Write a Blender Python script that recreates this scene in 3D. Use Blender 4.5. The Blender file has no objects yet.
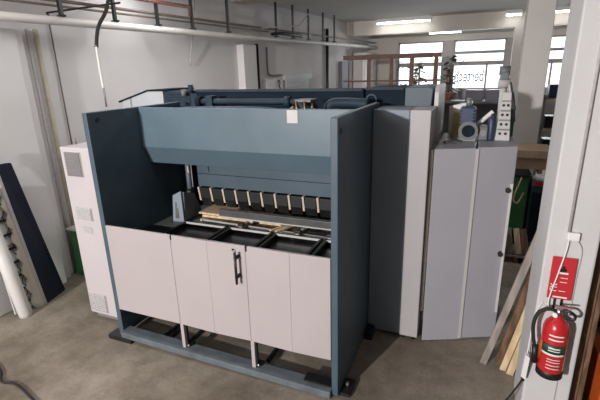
import bpy, bmesh, math, random
from mathutils import Vector, Matrix
random.seed(7)
scn = bpy.context.scene
COL = scn.collection
R = math.radians

# ------------------------------------------------------------------ materials
def mat(name, rgb, rough=.6, metal=0, var=.12, scale=6, bump=0, spec=.5, rgb2=None, detail=6, coat=0):
    m = bpy.data.materials.new(name); m.use_nodes = True
    nt = m.node_tree; b = nt.nodes['Principled BSDF']
    b.inputs['Roughness'].default_value = rough
    b.inputs['Metallic'].default_value = metal
    b.inputs['Specular IOR Level'].default_value = spec
    b.inputs['Coat Weight'].default_value = coat
    tc = nt.nodes.new('ShaderNodeTexCoord')
    n = nt.nodes.new('ShaderNodeTexNoise'); n.inputs['Scale'].default_value = scale; n.inputs['Detail'].default_value = detail
    nt.links.new(tc.outputs['Object'], n.inputs['Vector'])
    r = nt.nodes.new('ShaderNodeValToRGB')
    lo = [c*(1-var) for c in rgb] if rgb2 is None else rgb2
    hi = [min(1, c*(1+var)) for c in rgb]
    r.color_ramp.elements[0].position = .3; r.color_ramp.elements[1].position = .7
    r.color_ramp.elements[0].color = (*lo, 1); r.color_ramp.elements[1].color = (*hi, 1)
    nt.links.new(n.outputs['Fac'], r.inputs['Fac']); nt.links.new(r.outputs['Color'], b.inputs['Base Color'])
    if bump:
        bp = nt.nodes.new('ShaderNodeBump'); bp.inputs['Strength'].default_value = bump; bp.inputs['Distance'].default_value = .01
        nt.links.new(n.outputs['Fac'], bp.inputs['Height']); nt.links.new(bp.outputs['Normal'], b.inputs['Normal'])
    return m

def emit(name, rgb, s):
    m = bpy.data.materials.new(name); m.use_nodes = True
    b = m.node_tree.nodes['Principled BSDF']
    b.inputs['Base Color'].default_value = (.8, .8, .8, 1)
    b.inputs['Emission Color'].default_value = (*rgb, 1); b.inputs['Emission Strength'].default_value = s
    return m

def floor_mat():
    m = bpy.data.materials.new('worn_concrete'); m.use_nodes = True
    nt = m.node_tree; b = nt.nodes['Principled BSDF']; L = nt.links.new
    tc = nt.nodes.new('ShaderNodeTexCoord')
    def noise(scale, detail, rough=.6):
        n = nt.nodes.new('ShaderNodeTexNoise'); n.inputs['Scale'].default_value = scale
        n.inputs['Detail'].default_value = detail; n.inputs['Roughness'].default_value = rough
        L(tc.outputs['Object'], n.inputs['Vector']); return n
    def ramp(n, p0, c0, p1, c1):
        r = nt.nodes.new('ShaderNodeValToRGB'); e = r.color_ramp.elements
        e[0].position = p0; e[0].color = (*c0, 1); e[1].position = p1; e[1].color = (*c1, 1)
        L(n.outputs['Fac'], r.inputs['Fac']); return r
    def mix(a, bb, f, t='MULTIPLY'):
        x = nt.nodes.new('ShaderNodeMix'); x.data_type = 'RGBA'; x.blend_type = t; x.inputs['Factor'].default_value = f
        L(a.outputs[0] if a.type != 'MIX' else a.outputs[2], x.inputs[6]); L(bb.outputs[0], x.inputs[7]); return x
    base = ramp(noise(.9, 8, .65), .34, (.170, .142, .112), .66, (.325, .288, .242))
    blot = ramp(noise(3.2, 6, .7), .35, (.62, .58, .54), .6, (1.05, 1.04, 1.02))
    fine = ramp(noise(38, 4, .7), .3, (.82, .81, .8), .7, (1.1, 1.1, 1.1))
    spk = nt.nodes.new('ShaderNodeTexVoronoi'); spk.inputs['Scale'].default_value = 5
    L(tc.outputs['Object'], spk.inputs['Vector'])
    sr = nt.nodes.new('ShaderNodeValToRGB'); sr.color_ramp.elements[0].position = .03; sr.color_ramp.elements[0].color = (1.5, 1.5, 1.5, 1)
    sr.color_ramp.elements[1].position = .05; sr.color_ramp.elements[1].color = (1, 1, 1, 1)
    L(spk.outputs['Distance'], sr.inputs['Fac'])
    a = mix(base, blot, .8); c = mix(a, fine, .8); d = mix(c, sr, .6)
    L(d.outputs[2], b.inputs['Base Color'])
    b.inputs['Roughness'].default_value = .62; b.inputs['Specular IOR Level'].default_value = .35
    n2 = noise(25, 6); bp = nt.nodes.new('ShaderNodeBump'); bp.inputs['Strength'].default_value = .15; bp.inputs['Distance'].default_value = .01
    L(n2.outputs['Fac'], bp.inputs['Height']); L(bp.outputs['Normal'], b.inputs['Normal'])
    return m

def wood(name, c1, c2, scale=3):
    m = bpy.data.materials.new(name); m.use_nodes = True
    nt = m.node_tree; b = nt.nodes['Principled BSDF']
    tc = nt.nodes.new('ShaderNodeTexCoord'); w = nt.nodes.new('ShaderNodeTexWave')
    w.inputs['Scale'].default_value = scale; w.inputs['Distortion'].default_value = 6; w.inputs['Detail'].default_value = 3
    r = nt.nodes.new('ShaderNodeValToRGB'); r.color_ramp.elements[0].color = (*c1, 1); r.color_ramp.elements[1].color = (*c2, 1)
    nt.links.new(tc.outputs['Object'], w.inputs['Vector']); nt.links.new(w.outputs['Fac'], r.inputs['Fac'])
    nt.links.new(r.outputs['Color'], b.inputs['Base Color']); b.inputs['Roughness'].default_value = .65
    return m

def glass_mat():
    m = bpy.data.materials.new('window_glass'); m.use_nodes = True
    nt = m.node_tree; out = nt.nodes['Material Output']; nt.nodes.remove(nt.nodes['Principled BSDF'])
    t = nt.nodes.new('ShaderNodeBsdfTransparent'); t.inputs[0].default_value = (.96, .97, .97, 1)
    g = nt.nodes.new('ShaderNodeBsdfGlossy'); g.inputs['Roughness'].default_value = .05
    f = nt.nodes.new('ShaderNodeFresnel'); f.inputs['IOR'].default_value = 1.4
    n = nt.nodes.new('ShaderNodeTexNoise'); n.inputs['Scale'].default_value = 3
    x = nt.nodes.new('ShaderNodeMixShader')
    nt.links.new(n.outputs['Color'], g.inputs[0]) if False else None
    nt.links.new(f.outputs[0], x.inputs[0]); nt.links.new(t.outputs[0], x.inputs[1]); nt.links.new(g.outputs[0], x.inputs[2])
    nt.links.new(x.outputs[0], out.inputs[0])
    return m

M = dict(
    floor=floor_mat(),
    wall=mat('white_plaster', (.70, .68, .68), .85, var=.05, scale=1.2, bump=.05),
    pillar=mat('pillar_paint', (.55, .545, .55), .7, var=.05, scale=2.5, bump=.08),
    column=mat('beige_column_paint', (.60, .575, .55), .8, var=.05, scale=2, bump=.05),
    beam=mat('beige_beam_paint', (.60, .565, .52), .85, var=.04, scale=1.5),
    ceil=mat('ceiling_paint', (.66, .66, .65), .85, var=.04, scale=1),
    hood=mat('grey_blue_enamel', (.086, .130, .162), .42, var=.10, scale=3, bump=.03, coat=.15),
    side=mat('blue_enamel', (.055, .087, .115), .5, var=.12, scale=4, bump=.03),
    dark=mat('dark_blue_enamel', (.018, .034, .050), .6, var=.2, scale=4, spec=.25),
    rail=mat('dusty_blue_enamel', (.105, .125, .142), .7, var=.25, scale=7),
    deep=mat('blue_black_steel', (.010, .017, .026), .85, var=.2, scale=5, spec=.12),
    door=mat('white_door_enamel', (.405, .363, .366), .45, var=.03, scale=2, bump=.02),
    cab=mat('pale_cabinet_enamel', (.49, .45, .46), .5, var=.03, scale=2),
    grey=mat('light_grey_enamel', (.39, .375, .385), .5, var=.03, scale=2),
    bluegrey=mat('blue_grey_with_shade', (.18, .215, .258), .5, var=.04, scale=2),
    guard=mat('lilac_grey_enamel', (.345, .34, .375), .5, var=.03, scale=2),
    edge=mat('off_white_enamel', (.50, .485, .485), .5, var=.03),
    vent=mat('grey_vent_plastic', (.19, .18, .185), .7, var=.1, scale=40),
    vent2=mat('pale_vent_plastic', (.42, .40, .40), .7, var=.1, scale=40),
    black=mat('black_plastic', (.010, .010, .011), .45, var=.2, scale=8),
    tray=mat('black_tray_plastic', (.006, .007, .008), .3, var=.2, scale=8),
    rub=mat('black_rubber', (.012, .011, .011), .7, var=.2),
    chrome=mat('brushed_steel', (.55, .55, .56), .3, metal=1, var=.08, scale=20),
    steel=mat('dull_steel', (.22, .215, .21), .45, metal=.4, var=.15, scale=10),
    darksteel=mat('dark_tool_steel', (.085, .085, .083), .45, metal=.3, var=.15, scale=10),
    slate=mat('slate_blue_paint', (.105, .12, .155), .5, var=.08),
    alu=mat('pale_aluminium', (.55, .54, .53), .4, metal=.3, var=.08, scale=10),
    brass=mat('brass', (.22, .15, .08), .35, metal=.8, var=.15, scale=15),
    table=mat('grey_green_table_steel', (.14, .16, .145), .5, var=.12, scale=6),
    cream=mat('cream_tool_paint', (.58, .50, .40), .55, var=.1, scale=10),
    ply=wood('pale_plywood', (.50, .36, .23), (.64, .49, .34), 5),
    brownw=wood('brown_wood', (.10, .055, .03), (.2, .11, .06), 4),
    plank=wood('raw_timber', (.55, .40, .23), (.68, .53, .34), 3),
    greyplank=wood('weathered_timber', (.23, .20, .18), (.33, .29, .26), 3),
    redbrown=mat('rust_brown_paint', (.13, .055, .04), .6, var=.25, scale=8),
    framebrown=mat('hazed_brown_paint', (.19, .095, .075), .6, var=.2, scale=6),  # rust brown made lighter, window haze put into the colour
    brownpipe=mat('dull_brown_paint', (.16, .13, .11), .55, var=.2, scale=8),
    yellowpipe=mat('ochre_pipe_paint', (.47, .42, .33), .6, var=.12, scale=5),
    whitepipe=mat('white_pipe_paint', (.66, .63, .61), .55, var=.05, scale=3),
    navy=mat('navy_enamel', (.010, .012, .026), .6, var=.1, scale=4, spec=.25),
    creamp=mat('cream_sheet', (.56, .52, .44), .6, var=.06, scale=3),
    whitep=mat('white_sheet', (.60, .58, .56), .5, var=.06, scale=3),
    green=mat('green_enamel', (.035, .15, .055), .5, var=.15, scale=5),
    teal=mat('dark_teal_enamel', (.02, .045, .055), .5, var=.15, scale=5),
    red=mat('red_gloss_paint', (.50, .018, .022), .25, var=.06, scale=4, coat=.4),
    redsign=mat('red_sign_plastic', (.48, .022, .028), .45, var=.04, scale=4),
    white=mat('white_plastic', (.75, .74, .73), .45, var=.03),
    labelg=mat('dark_green_label', (.015, .06, .035), .4, var=.1),
    orange=mat('orange_enamel', (.65, .12, .02), .45, var=.08),
    blue=mat('blue_motor_paint', (.030, .045, .10), .45, var=.15, scale=8),
    greyb=mat('grey_casting', (.13, .14, .155), .5, var=.12, scale=10),
    yellow=mat('ochre_yellow_paint', (.5, .36, .10), .5, var=.1),
    board=mat('cardboard', (.52, .38, .26), .8, var=.08, scale=5),
    frame=mat('grey_window_paint', (.36, .34, .34), .6, var=.06),
    leaf=mat('leaf_green', (.04, .085, .04), .6, var=.3, scale=12),
    pot=mat('terracotta', (.30, .13, .08), .8, var=.12),
    shutter=mat('grey_shutter_steel', (.42, .41, .41), .5, var=.05, scale=3),
    dusk=mat('slate_panel', (.14, .14, .16), .6, var=.1, scale=4),
    notice=mat('paper_white', (.8, .78, .76), .7, var=.02),
    tube=emit('lit_tube', (1, .98, .95), 9),
    glass=glass_mat(),
    sheet_light=mat('sloped_cover_grey', (.40, .42, .44), .5, var=.05, scale=4),
    lettering=mat('grey_green_lettering', (.12, .16, .15), .6, var=.1),
)

# ------------------------------------------------------------------ mesh helpers
class B:
    def __init__(s): s.bm = bmesh.new()
    def hexa(s, v):                       # 4 bottom + 4 top points
        vs = [s.bm.verts.new(p) for p in v]
        for f in ((3,2,1,0),(4,5,6,7),(0,1,5,4),(1,2,6,5),(2,3,7,6),(3,0,4,7)):
            s.bm.faces.new([vs[i] for i in f])
        return s
    def box(s, x0, x1, y0, y1, z0, z1):
        return s.hexa([(x0,y0,z0),(x1,y0,z0),(x1,y1,z0),(x0,y1,z0),(x0,y0,z1),(x1,y0,z1),(x1,y1,z1),(x0,y1,z1)])
    def prism(s, poly, axis, a, b):       # poly in the two other axes
        def P(p, t):
            return {'x': (t, p[0], p[1]), 'y': (p[0], t, p[1]), 'z': (p[0], p[1], t)}[axis]
        lo = [s.bm.verts.new(P(p, a)) for p in poly]; hi = [s.bm.verts.new(P(p, b)) for p in poly]
        n = len(poly)
        s.bm.faces.new(lo[::-1]); s.bm.faces.new(hi)
        for i in range(n): s.bm.faces.new((lo[i], lo[(i+1) % n], hi[(i+1) % n], hi[i]))
        return s
    def slab(s, pts, nrm):                # planar polygon in space given a thickness vector
        n = len(pts); q = Vector(nrm)
        lo = [s.bm.verts.new(Vector(p)) for p in pts]; hi = [s.bm.verts.new(Vector(p)+q) for p in pts]
        s.bm.faces.new(lo[::-1]); s.bm.faces.new(hi)
        for i in range(n): s.bm.faces.new((lo[i], lo[(i+1) % n], hi[(i+1) % n], hi[i]))
        return s
    def bar(s, p, q, w, h, up=(0,0,1)):   # square bar from p to q
        p, q = Vector(p), Vector(q); d = (q-p).normalized(); u = Vector(up)
        r = d.cross(u)
        if r.length < 1e-4: r = d.cross(Vector((0,1,0)))
        r.normalize(); u = r.cross(d); r *= w/2; u *= h/2
        return s.hexa([p-r-u, p+r-u, q+r-u, q-r-u, p-r+u, p+r+u, q+r+u, q-r+u])
    def tube(s, pts, r, seg=10, smooth=True, caps=True):
        pts = [Vector(p) for p in pts]; rs = r if isinstance(r, (list, tuple)) else [r]*len(pts)
        if smooth and len(pts) > 2:       # Catmull-Rom
            P, Q = [pts[0]]+pts+[pts[-1]], []
            RR = [rs[0]]+list(rs)+[rs[-1]]; q2 = []
            for i in range(1, len(P)-2):
                for k in range(6):
                    t = k/6
                    Q.append(.5*((2*P[i])+(-P[i-1]+P[i+1])*t+(2*P[i-1]-5*P[i]+4*P[i+1]-P[i+2])*t*t+(-P[i-1]+3*P[i]-3*P[i+1]+P[i+2])*t**3))
                    q2.append(RR[i]+(RR[i+1]-RR[i])*t)
            Q.append(pts[-1]); q2.append(rs[-1]); pts, rs = Q, q2
        rings = []; ref = None
        for i, p in enumerate(pts):
            d = (pts[min(i+1, len(pts)-1)]-pts[max(i-1, 0)]).normalized()
            if ref is None: ref = d.orthogonal().normalized()
            ref = (ref-d*ref.dot(d)).normalized(); b = d.cross(ref)
            rings.append([s.bm.verts.new(p+rs[i]*(math.cos(2*math.pi*k/seg)*ref+math.sin(2*math.pi*k/seg)*b)) for k in range(seg)])
        for a, b in zip(rings, rings[1:]):
            for k in range(seg):
                f = s.bm.faces.new((a[k], a[(k+1) % seg], b[(k+1) % seg], b[k])); f.smooth = True
        if caps: s.bm.faces.new(rings[0][::-1]); s.bm.faces.new(rings[-1])
        return s
    def lathe(s, prof, cx, cy, seg=28):   # [(r, z)] about a vertical axis
        rings = []
        for r, z in prof:
            rings.append([s.bm.verts.new((cx+max(r, 1e-4)*math.cos(2*math.pi*k/seg), cy+max(r, 1e-4)*math.sin(2*math.pi*k/seg), z)) for k in range(seg)])
        for a, b in zip(rings, rings[1:]):
            for k in range(seg):
                f = s.bm.faces.new((a[k], a[(k+1) % seg], b[(k+1) % seg], b[k])); f.smooth = True
        s.bm.faces.new(rings[0][::-1]); s.bm.faces.new(rings[-1])
        return s
    def cyl(s, p, q, r, seg=20): return s.tube([p, q], r, seg, smooth=False)
    def build(s, name, m, parent=None, bevel=0):
        bmesh.ops.recalc_face_normals(s.bm, faces=s.bm.faces[:])
        me = bpy.data.meshes.new(name)
        org = Vector((0,0,0))
        if parent is not None:
            p = parent
            while p is not None: org += p.location; p = p.parent
            bmesh.ops.translate(s.bm, verts=s.bm.verts[:], vec=-org)
            loc = Vector((0,0,0))
        else:
            xs = [v.co for v in s.bm.verts]
            loc = Vector(((min(v.x for v in xs)+max(v.x for v in xs))/2, (min(v.y for v in xs)+max(v.y for v in xs))/2, min(v.z for v in xs)))
            bmesh.ops.translate(s.bm, verts=s.bm.verts[:], vec=-loc)
        s.bm.to_mesh(me); s.bm.free()
        me.materials.append(m)
        o = bpy.data.objects.new(name, me); COL.objects.link(o); o.location = loc
        if parent is not None: o.parent = parent
        if bevel:
            bv = o.modifiers.new('bevel', 'BEVEL'); bv.width = bevel; bv.segments = 2; bv.limit_method = 'ANGLE'; bv.angle_limit = R(35)
        return o

def tag(o, label, cat, group=None, kind=None):
    o['label'] = label; o['category'] = cat
    if group: o['group'] = group
    if kind: o['kind'] = kind
    return o
def thing(name, label, cat, loc, group=None):
    o = bpy.data.objects.new(name, None); COL.objects.link(o); o.location = loc; o.empty_display_size = .1
    return tag(o, label, cat, group)
def struct(o): o['kind'] = 'structure'; return o
def text_mesh(body, name, m, parent, loc, rot, size, extrude=.002, sx=1):
    cu = bpy.data.curves.new(name, 'FONT'); cu.body = body; cu.size = size; cu.extrude = extrude; cu.align_x = 'CENTER'; cu.align_y = 'CENTER'
    t = bpy.data.objects.new(name+'_src', cu); COL.objects.link(t)
    dg = bpy.context.evaluated_depsgraph_get()
    me = bpy.data.meshes.new_from_object(t.evaluated_get(dg)); me.name = name
    bpy.data.objects.remove(t)
    me.materials.clear(); me.materials.append(m)
    me.transform(Matrix.Diagonal((sx, 1, 1, 1)))
    o = bpy.data.objects.new(name, me); COL.objects.link(o)
    o.parent = parent; w = Vector((0,0,0)); p = parent
    while p is not None: w += p.location; p = p.parent
    o.location = Vector(loc)-w; o.rotation_euler = rot
    return o

# ------------------------------------------------------------------ camera
H = 2.6
cam = bpy.data.cameras.new('camera'); co = bpy.data.objects.new('camera', cam); COL.objects.link(co)
yaw, pitch, roll = R(-22.91), R(17.15), R(1.568)
fwd = Vector((math.sin(yaw)*math.cos(pitch), math.cos(yaw)*math.cos(pitch), -math.sin(pitch)))
right = Vector((math.cos(yaw), -math.sin(yaw), 0)); down = fwd.cross(right)
rr = math.cos(roll)*right+math.sin(roll)*down; dd = -math.sin(roll)*right+math.cos(roll)*down
mw = Matrix((( rr.x, -dd.x, -fwd.x, 0), (rr.y, -dd.y, -fwd.y, 0), (rr.z, -dd.z, -fwd.z, H), (0,0,0,1)))
co.matrix_world = mw
cam.sensor_width = 36; cam.lens = 421.2/600*36; cam.clip_end = 200
scn.camera = co

# ------------------------------------------------------------------ the setting
WK = .0875                                            # the left wall runs slightly inward with depth
def wx(y): return -5+WK*(y-3.5)
def W(y, z, off=0): return (wx(y)+off, y, z)          # a point on the left wall
wn = Vector((1, -WK, 0)).normalized()
CZ = 4.0
struct(B().box(-9, 9, -9, 19, -.2, 0).build('floor', M['floor']))
struct(B().box(-9, 9, -9, 16.4, CZ, CZ+.2).build('ceiling', M['ceil']))
struct(B().slab([W(-9, 0), W(16.3, 0), W(16.3, CZ), W(-9, CZ)], -wn*.25).build('wall_left', M['wall']))
struct(B().box(6.5, 6.75, -9, 16.3, 0, CZ).build('wall_right', M['wall']))
struct(B().box(-7, 6.75, -9.2, -9, 0, CZ).build('wall_front', M['wall']))
# pilaster with the duct step beside it
struct(B().box(-5.3, -4.82, 1.4, 3.43, 0, 3.12).build('trim_1', M['wall'], bevel=.01))
struct(B().box(-5.3, -4.90, 3.43, 3.56, 0, 3.12).build('trim_2', M['wall'], bevel=.008))
struct(B().slab([W(7.85, 0, .16), W(8.32, 0, .16), W(8.32, 3.12, .16), W(7.85, 3.12, .16)], -wn*.2).build('trim_3', M['wall'], bevel=.01))
struct(B().box(-6, 6.5, 13.86, 14.26, 3.58, CZ).build('trim_4', M['beam']))
struct(B().box(-6, 6.5, 7.7, 8.2, 3.89, CZ).build('trim_5', M['beam']))
struct(B().box(.545, .91, 7.55, 7.9, 0, 3.889).build('trim_6', M['column'], bevel=.012))
struct(B().box(.735, 1.30, 13.86, 14.2, 0, 3.58).build('trim_7', M['beam']))
# pillar carrying the extinguisher
struct(B().box(.485, .775, 2.95, 3.4, 0, CZ).build('trim_8', M['pillar'], bevel=.012))

# back wall: a low wall, a lintel and banks of windows
YB = 16.0
struct(B().box(-5.2, 6.75, YB, YB+.25, 0, 1.80).build('wall_back', M['frame']))
struct(B().box(-5.2, 6.75, YB, YB+.25, 3.42, CZ).build('trim_9', M['beam']))
def window(n, x0, x1, mull):
    w = B(); t = .05
    w.box(x0, x0+t, YB+.05, YB+.15, 1.80, 3.42).box(x1-t, x1, YB+.05, YB+.15, 1.80, 3.42)
    w.box(x0, x1, YB+.05, YB+.15, 1.80, 1.86).box(x0, x1, YB+.05, YB+.15, 3.37, 3.42)
    w.box(x0, x1, YB+.04, YB+.16, 2.97, 3.06).box(x0, x1, YB+.03, YB+.17, 2.60, 2.73)
    for mx in mull: w.box(mx-.03, mx+.03, YB+.05, YB+.15, 1.86, 2.60)
    o = struct(w.build('window_%d' % n, M['frame']))
    g = B().box(x0+t, x1-t, YB+.095, YB+.105, 1.86, 3.37).build('glass_pane', M['glass'], o)
    return o
struct(B().box(-1.28, -.95, YB, YB+.25, 1.8, 3.42).build('trim_10', M['frame']))
struct(B().box(.66, 1.25, YB, YB+.25, 1.8, 3.42).build('trim_11', M['frame']))
struct(B().box(-3.9, -2.82, YB, YB+.25, 1.8, 3.42).build('trim_12', M['beam']))
window(1, -2.82, -1.28, [-2.05])
w2 = window(2, -.95, .66, [.13])
window(3, 1.25, 2.8, [2.02]); window(4, 3.0, 4.6, [3.8]); window(5, 4.8, 6.4, [5.6])
for i, x in enumerate((2.8, 4.6)): struct(B().box(x, x+.2, YB, YB+.25, 1.8, 3.42).build('trim_%d' % (13+i), M['frame']))
struct(B().box(6.4, 6.75, YB, YB+.25, 1.8, 3.42).build('trim_15', M['frame']))
txt = text_mesh('bertech', 'window_lettering', M['lettering'], w2, (-.40, YB+.088, 2.24), (R(90), 0, R(180)), .54, .001, .56)

# roller shutter in the left wall
sh = B()
for i in range(24): sh.slab([W(9.74, .1*i, .03), W(10.98, .1*i, .03), W(10.98, .1*i+.088, .03), W(9.74, .1*i+.088, .03)], wn*.03)
sh.slab([W(9.70, 0, -.02), W(11.02, 0, -.02), W(11.02, 2.40, -.02), W(9.70, 2.40, -.02)], wn*.045)
d1 = struct(sh.build('door_1', M['shutter']))
B().slab([W(9.62, 2.38, 0), W(11.1, 2.38, 0), W(11.1, 2.5, 0), W(9.62, 2.5, 0)], wn*.1).build('shutter_box', M['shutter'], d1)

# ------------------------------------------------------------------ pipes and cables along the left wall
def pipe_line(pts, r, name, m, label, cat='pipe', group=None, smooth=False):
    return tag(B().tube(pts, r, 10, smooth=smooth).build(name, m), label, cat, group)
def WP(y, off): return wx(y)+off
pipe_line([(WP(0, .42), 0, 3.20), (WP(3.5, .42), 3.5, 3.21), (WP(8, .38), 8, 3.23), (WP(15.9, .35), 15.9, 3.30)], .048, 'water_pipe', M['whitepipe'],
          'long white pipe running along the whole left wall below the brown pipes')
pipe_line([(WP(0, .30), 0, 3.45), (WP(15.9, .3), 15.9, 3.45)], .020, 'heating_pipe', M['brownpipe'], 'thin dull brown pipe running just above the long white pipe')
pipe_line([(WP(0, .30), 0, 3.39), (WP(8.6, .3), 8.6, 3.39)], .014, 'heating_pipe', M['brownpipe'], 'thinnest brown pipe squeezed between the white pipe and the upper brown pipe')
pipe_line([(WP(1.5, .45), 1.5, 3.60), (WP(4.9, .45), 4.9, 3.585), (WP(6.0, .45), 6.0, 3.59), (WP(6.0, .45), 6.0, 3.46)], .026, 'heating_pipe', M['redbrown'],
          'thick rust brown pipe at top left under the ceiling, ending in a downward bend')
pipe_line([(-4.92, 4.0, 3.70), (-4.0, 4.35, 3.72)], .03, 'heating_pipe', M['redbrown'], 'short rust brown pipe reaching out from the wall at the top left corner')
pipe_line([(-4.9, 3.95, 3.31), (-4.93, 3.95, 3.34), (-3.95, 4.15, 3.40)], .012, 'bracket_rod', M['black'], 'thin black rod reaching from the left wall to the hanging black hose', 'rod')
# hangers
hang = [(3.85, 'on the leftmost end of the white pipe'), (4.60, 'second from the left'), (5.35, 'third from the left, in front of the bent rust brown pipe'),
        (6.1, 'fourth from the left beside the hanging grey cable'), (7.05, 'just left of the white wall column'), (8.75, 'just right of the white wall column'),
        (9.5, 'above the white notice'), (10.3, 'above the roller shutter'), (11.15, 'right of the roller shutter'), (11.9, 'by the far black standpipe')]
for y, wds in hang:
    x = WP(y, .40)
    zt = (3.21+.02*(y-3.5)/4.5 if y < 8 else 3.23+.07*(y-8)/7.9)+.0485
    h = thing('pipe_hanger', 'black pipe hanger bar %s' % wds, 'pipe hanger', (x, y, 3.2), 'pipe hangers on the left wall pipes')
    B().box(x-.02, x+.02, y-.02, y+.02, zt, CZ).build('hanger_bar', M['black'], h)
    B().box(x-.06, x+.06, y-.015, y+.015, zt, zt+.022).build('clamp', M['rub'], h)
# verticals
pipe_line([W(3.76, 0, .04), W(3.76, 3.14, .04)], .028, 'standpipe', M['yellowpipe'], 'ochre standpipe rising on the left wall beside the white pilaster')
pipe_line([W(3.66, 0, .035), W(3.66, 3.14, .035)], .018, 'standpipe', M['vent2'], 'grey standpipe in the corner of the white pilaster')
pipe_line([W(3.97, 1.2, .02), W(3.97, 3.3, .02)], .009, 'wall_conduit', M['brownpipe'], 'thin dark conduit coming down the wall to the white cabinet', 'conduit')
pipe_line([W(8.5, 0, .06), W(8.5, 3.16, .06)], .04, 'standpipe', M['black'], 'black standpipe against the right side of the white wall column')
pipe_line([W(8.92, 3.1, .05), W(8.92, 2.62, .05), W(9.05, 2.5, .05), W(9.5, 2.5, .05)], .022, 'wall_conduit', M['brownpipe'], 'brown conduit dropping beside the white column and bending towards the notice', 'conduit', smooth=True)
pipe_line([W(12.2, 0, .06), W(12.2, 3.7, .06)], .045, 'standpipe', M['black'], 'black standpipe on the far stretch of the left wall past the shutter')
pipe_line([W(13.95, 0, .06), W(13.95, 3.2, .06)], .03, 'standpipe', M['vent2'], 'grey standpipe beside the tall white locker at the far end')
pipe_line([W(6.45, CZ, .25), W(6.42, 3.2, .12), W(6.38, 2.72, .04)], .012, 'hanging_cable', M['vent2'], 'grey cable hanging down the white left wall', 'cable', smooth=True)
pipe_line([W(8.3, 3.44, .32), W(9.4, 3.55, .6), (-3.9, 10.3, CZ-.02)], .012, 'hanging_cable', M['vent2'], 'grey cable strung from the pipes to the ceiling above the white column', 'cable')
pipe_line([W(8.6, 3.335, .36), W(8.75, 3.36, .46), W(9.2, 3.36, .50), W(9.9, 3.36, .42)], .035, 'cable_bundle', M['black'], 'black tangle of cables on the pipes above the white column', 'cable bundle', smooth=True)
c = thing('wall_box', 'white junction box on the left wall beside the notice', 'junction box', W(9.0, 2.1))
B().slab([W(8.78, 2.05), W(9.18, 2.05), W(9.18, 2.42), W(8.78, 2.42)], wn*.1).build('box_body', M['wall'], c, .008)
n = thing('notice', 'white notice with a black hook mark by the roller shutter', 'notice', W(9.4, 2.1))
B().slab([W(9.22, 2.12, .02), W(9.62, 2.12, .02), W(9.62, 2.44, .02), W(9.22, 2.44, .02)], wn*.012).build('notice_panel', M['notice'], n)
hk = []
for p in ((9.36, 2.34), (9.44, 2.38), (9.47, 2.31), (9.43, 2.24), (9.50, 2.19)): hk.append(W(p[0], p[1], .037))
B().tube(hk, .012, 8).build('hook_mark', M['black'], n)
tag(B().slab([W(13.2, 0, .0), W(13.72, 0, .0), W(13.72, 2.82, .0), W(13.2, 2.82, .0)], wn*.12).build('wall_panel', M['dusk'], None, .01), 'dark slate panel on the far left wall before the white locker', 'panel')
lk = thing('locker', 'tall white locker at the far end of the left wall', 'locker', W(15.1, 0))
B().slab([W(14.4, 0, .02), W(15.85, 0, .02), W(15.85, 3.1, .02), W(14.4, 3.1, .02)], wn*.35).build('locker_body', M['whitep'], lk, .01)
B().slab([W(14.5, .1, .37), W(15.1, .1, .37), W(15.1, 3.0, .37), W(14.5, 3.0, .37)], wn*.02).build('locker_door', M['whitep'], lk, .005)
B().slab([W(15.13, .1, .37), W(15.75, .1, .37), W(15.75, 3.0, .37), W(15.13, 3.0, .37)], wn*.02).build('locker_door', M['whitep'], lk, .005)

# hose that drops into the machine
h = thing('drop_hose', 'black hose with a pale lower rod hanging from the ceiling behind the blue press', 'hose', (-4.0, 3.75, 2.33))
B().tube([(-3.95, 4.05, CZ), (-3.98, 4.0, 3.40), (-4.03, 3.85, 3.12), (-4.0, 3.75, 2.90)], .020, 10).build('hose', M['rub'], h)
B().tube([(-4.0, 3.75, 2.92), (-4.0, 3.75, 2.62), (-3.99, 3.75, 2.46)], .014, 10).build('rod', M['whitepipe'], h)
B().tube([(-3.99, 3.75, 2.48), (-3.99, 3.75, 2.25)], .010, 10).build('rod_end', M['steel'], h)

# ------------------------------------------------------------------ things at the left
gb = thing('green_cabinet', 'green metal box on the floor between the wall and the white cabinet', 'cabinet', (-4.55, 3.95, 0))
B().box(-4.86, -4.3, 3.62, 4.25, .02, .66).build('cabinet_body', M['green'], gb, .01)
B().box(-4.88, -4.28, 3.60, 4.27, .66, .69).build('lid', M['vent2'], gb, .005)
tag(B().tube([(-4.8, 3.72, .72), (-4.55, 3.68, .722), (-4.33, 3.76, .72)], .03, 10).build('folded_cloth', M['whitep']), 'white cloth roll lying across the green metal box', 'cloth')

# boards leaning on the pilaster
t = thing('steel_profile', 'navy blue steel profile leaning on the white pilaster', 'steel profile', (-4.62, 3.1, 0))
B().slab([(-4.575, 2.95, .0), (-4.665, 3.27, .0), (-4.74, 3.01, 1.70), (-4.72, 2.84, 1.71)], (-.045, -.015, 0)).build('profile_face', M['navy'], t, .006)
B().slab([(-4.572, 2.91, .0), (-4.573, 2.948, .0), (-4.718, 2.838, 1.70), (-4.717, 2.80, 1.70)], (-.04, -.012, 0)).build('profile_flange', M['vent2'], t, .004)
B().box(-4.77, -4.72, 2.78, 2.85, 1.68, 1.83).build('hook', M['green'], t, .004)
t = thing('wavy_board', 'cream board with a wavy left edge leaning beside the navy profile', 'board', (-4.62, 2.88, 0))
pts = [(-4.575, 2.905, 0.0), (-4.70, 2.84, 1.40)]
N = 30
for i in range(N+1):
    k = 1-i/N; pts.append((-4.60-.115*k, 2.81-.01*k+.022*math.sin(i*1.5), 1.40*k))
B().slab(pts, (-.02, -.006, 0)).build('board_face', M['creamp'], t)
t = thing('slat_stack', 'pale wavy panel with dark cross slats leaning behind the white roll', 'slatted panel', (-4.68, 2.75, 0))
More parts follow.
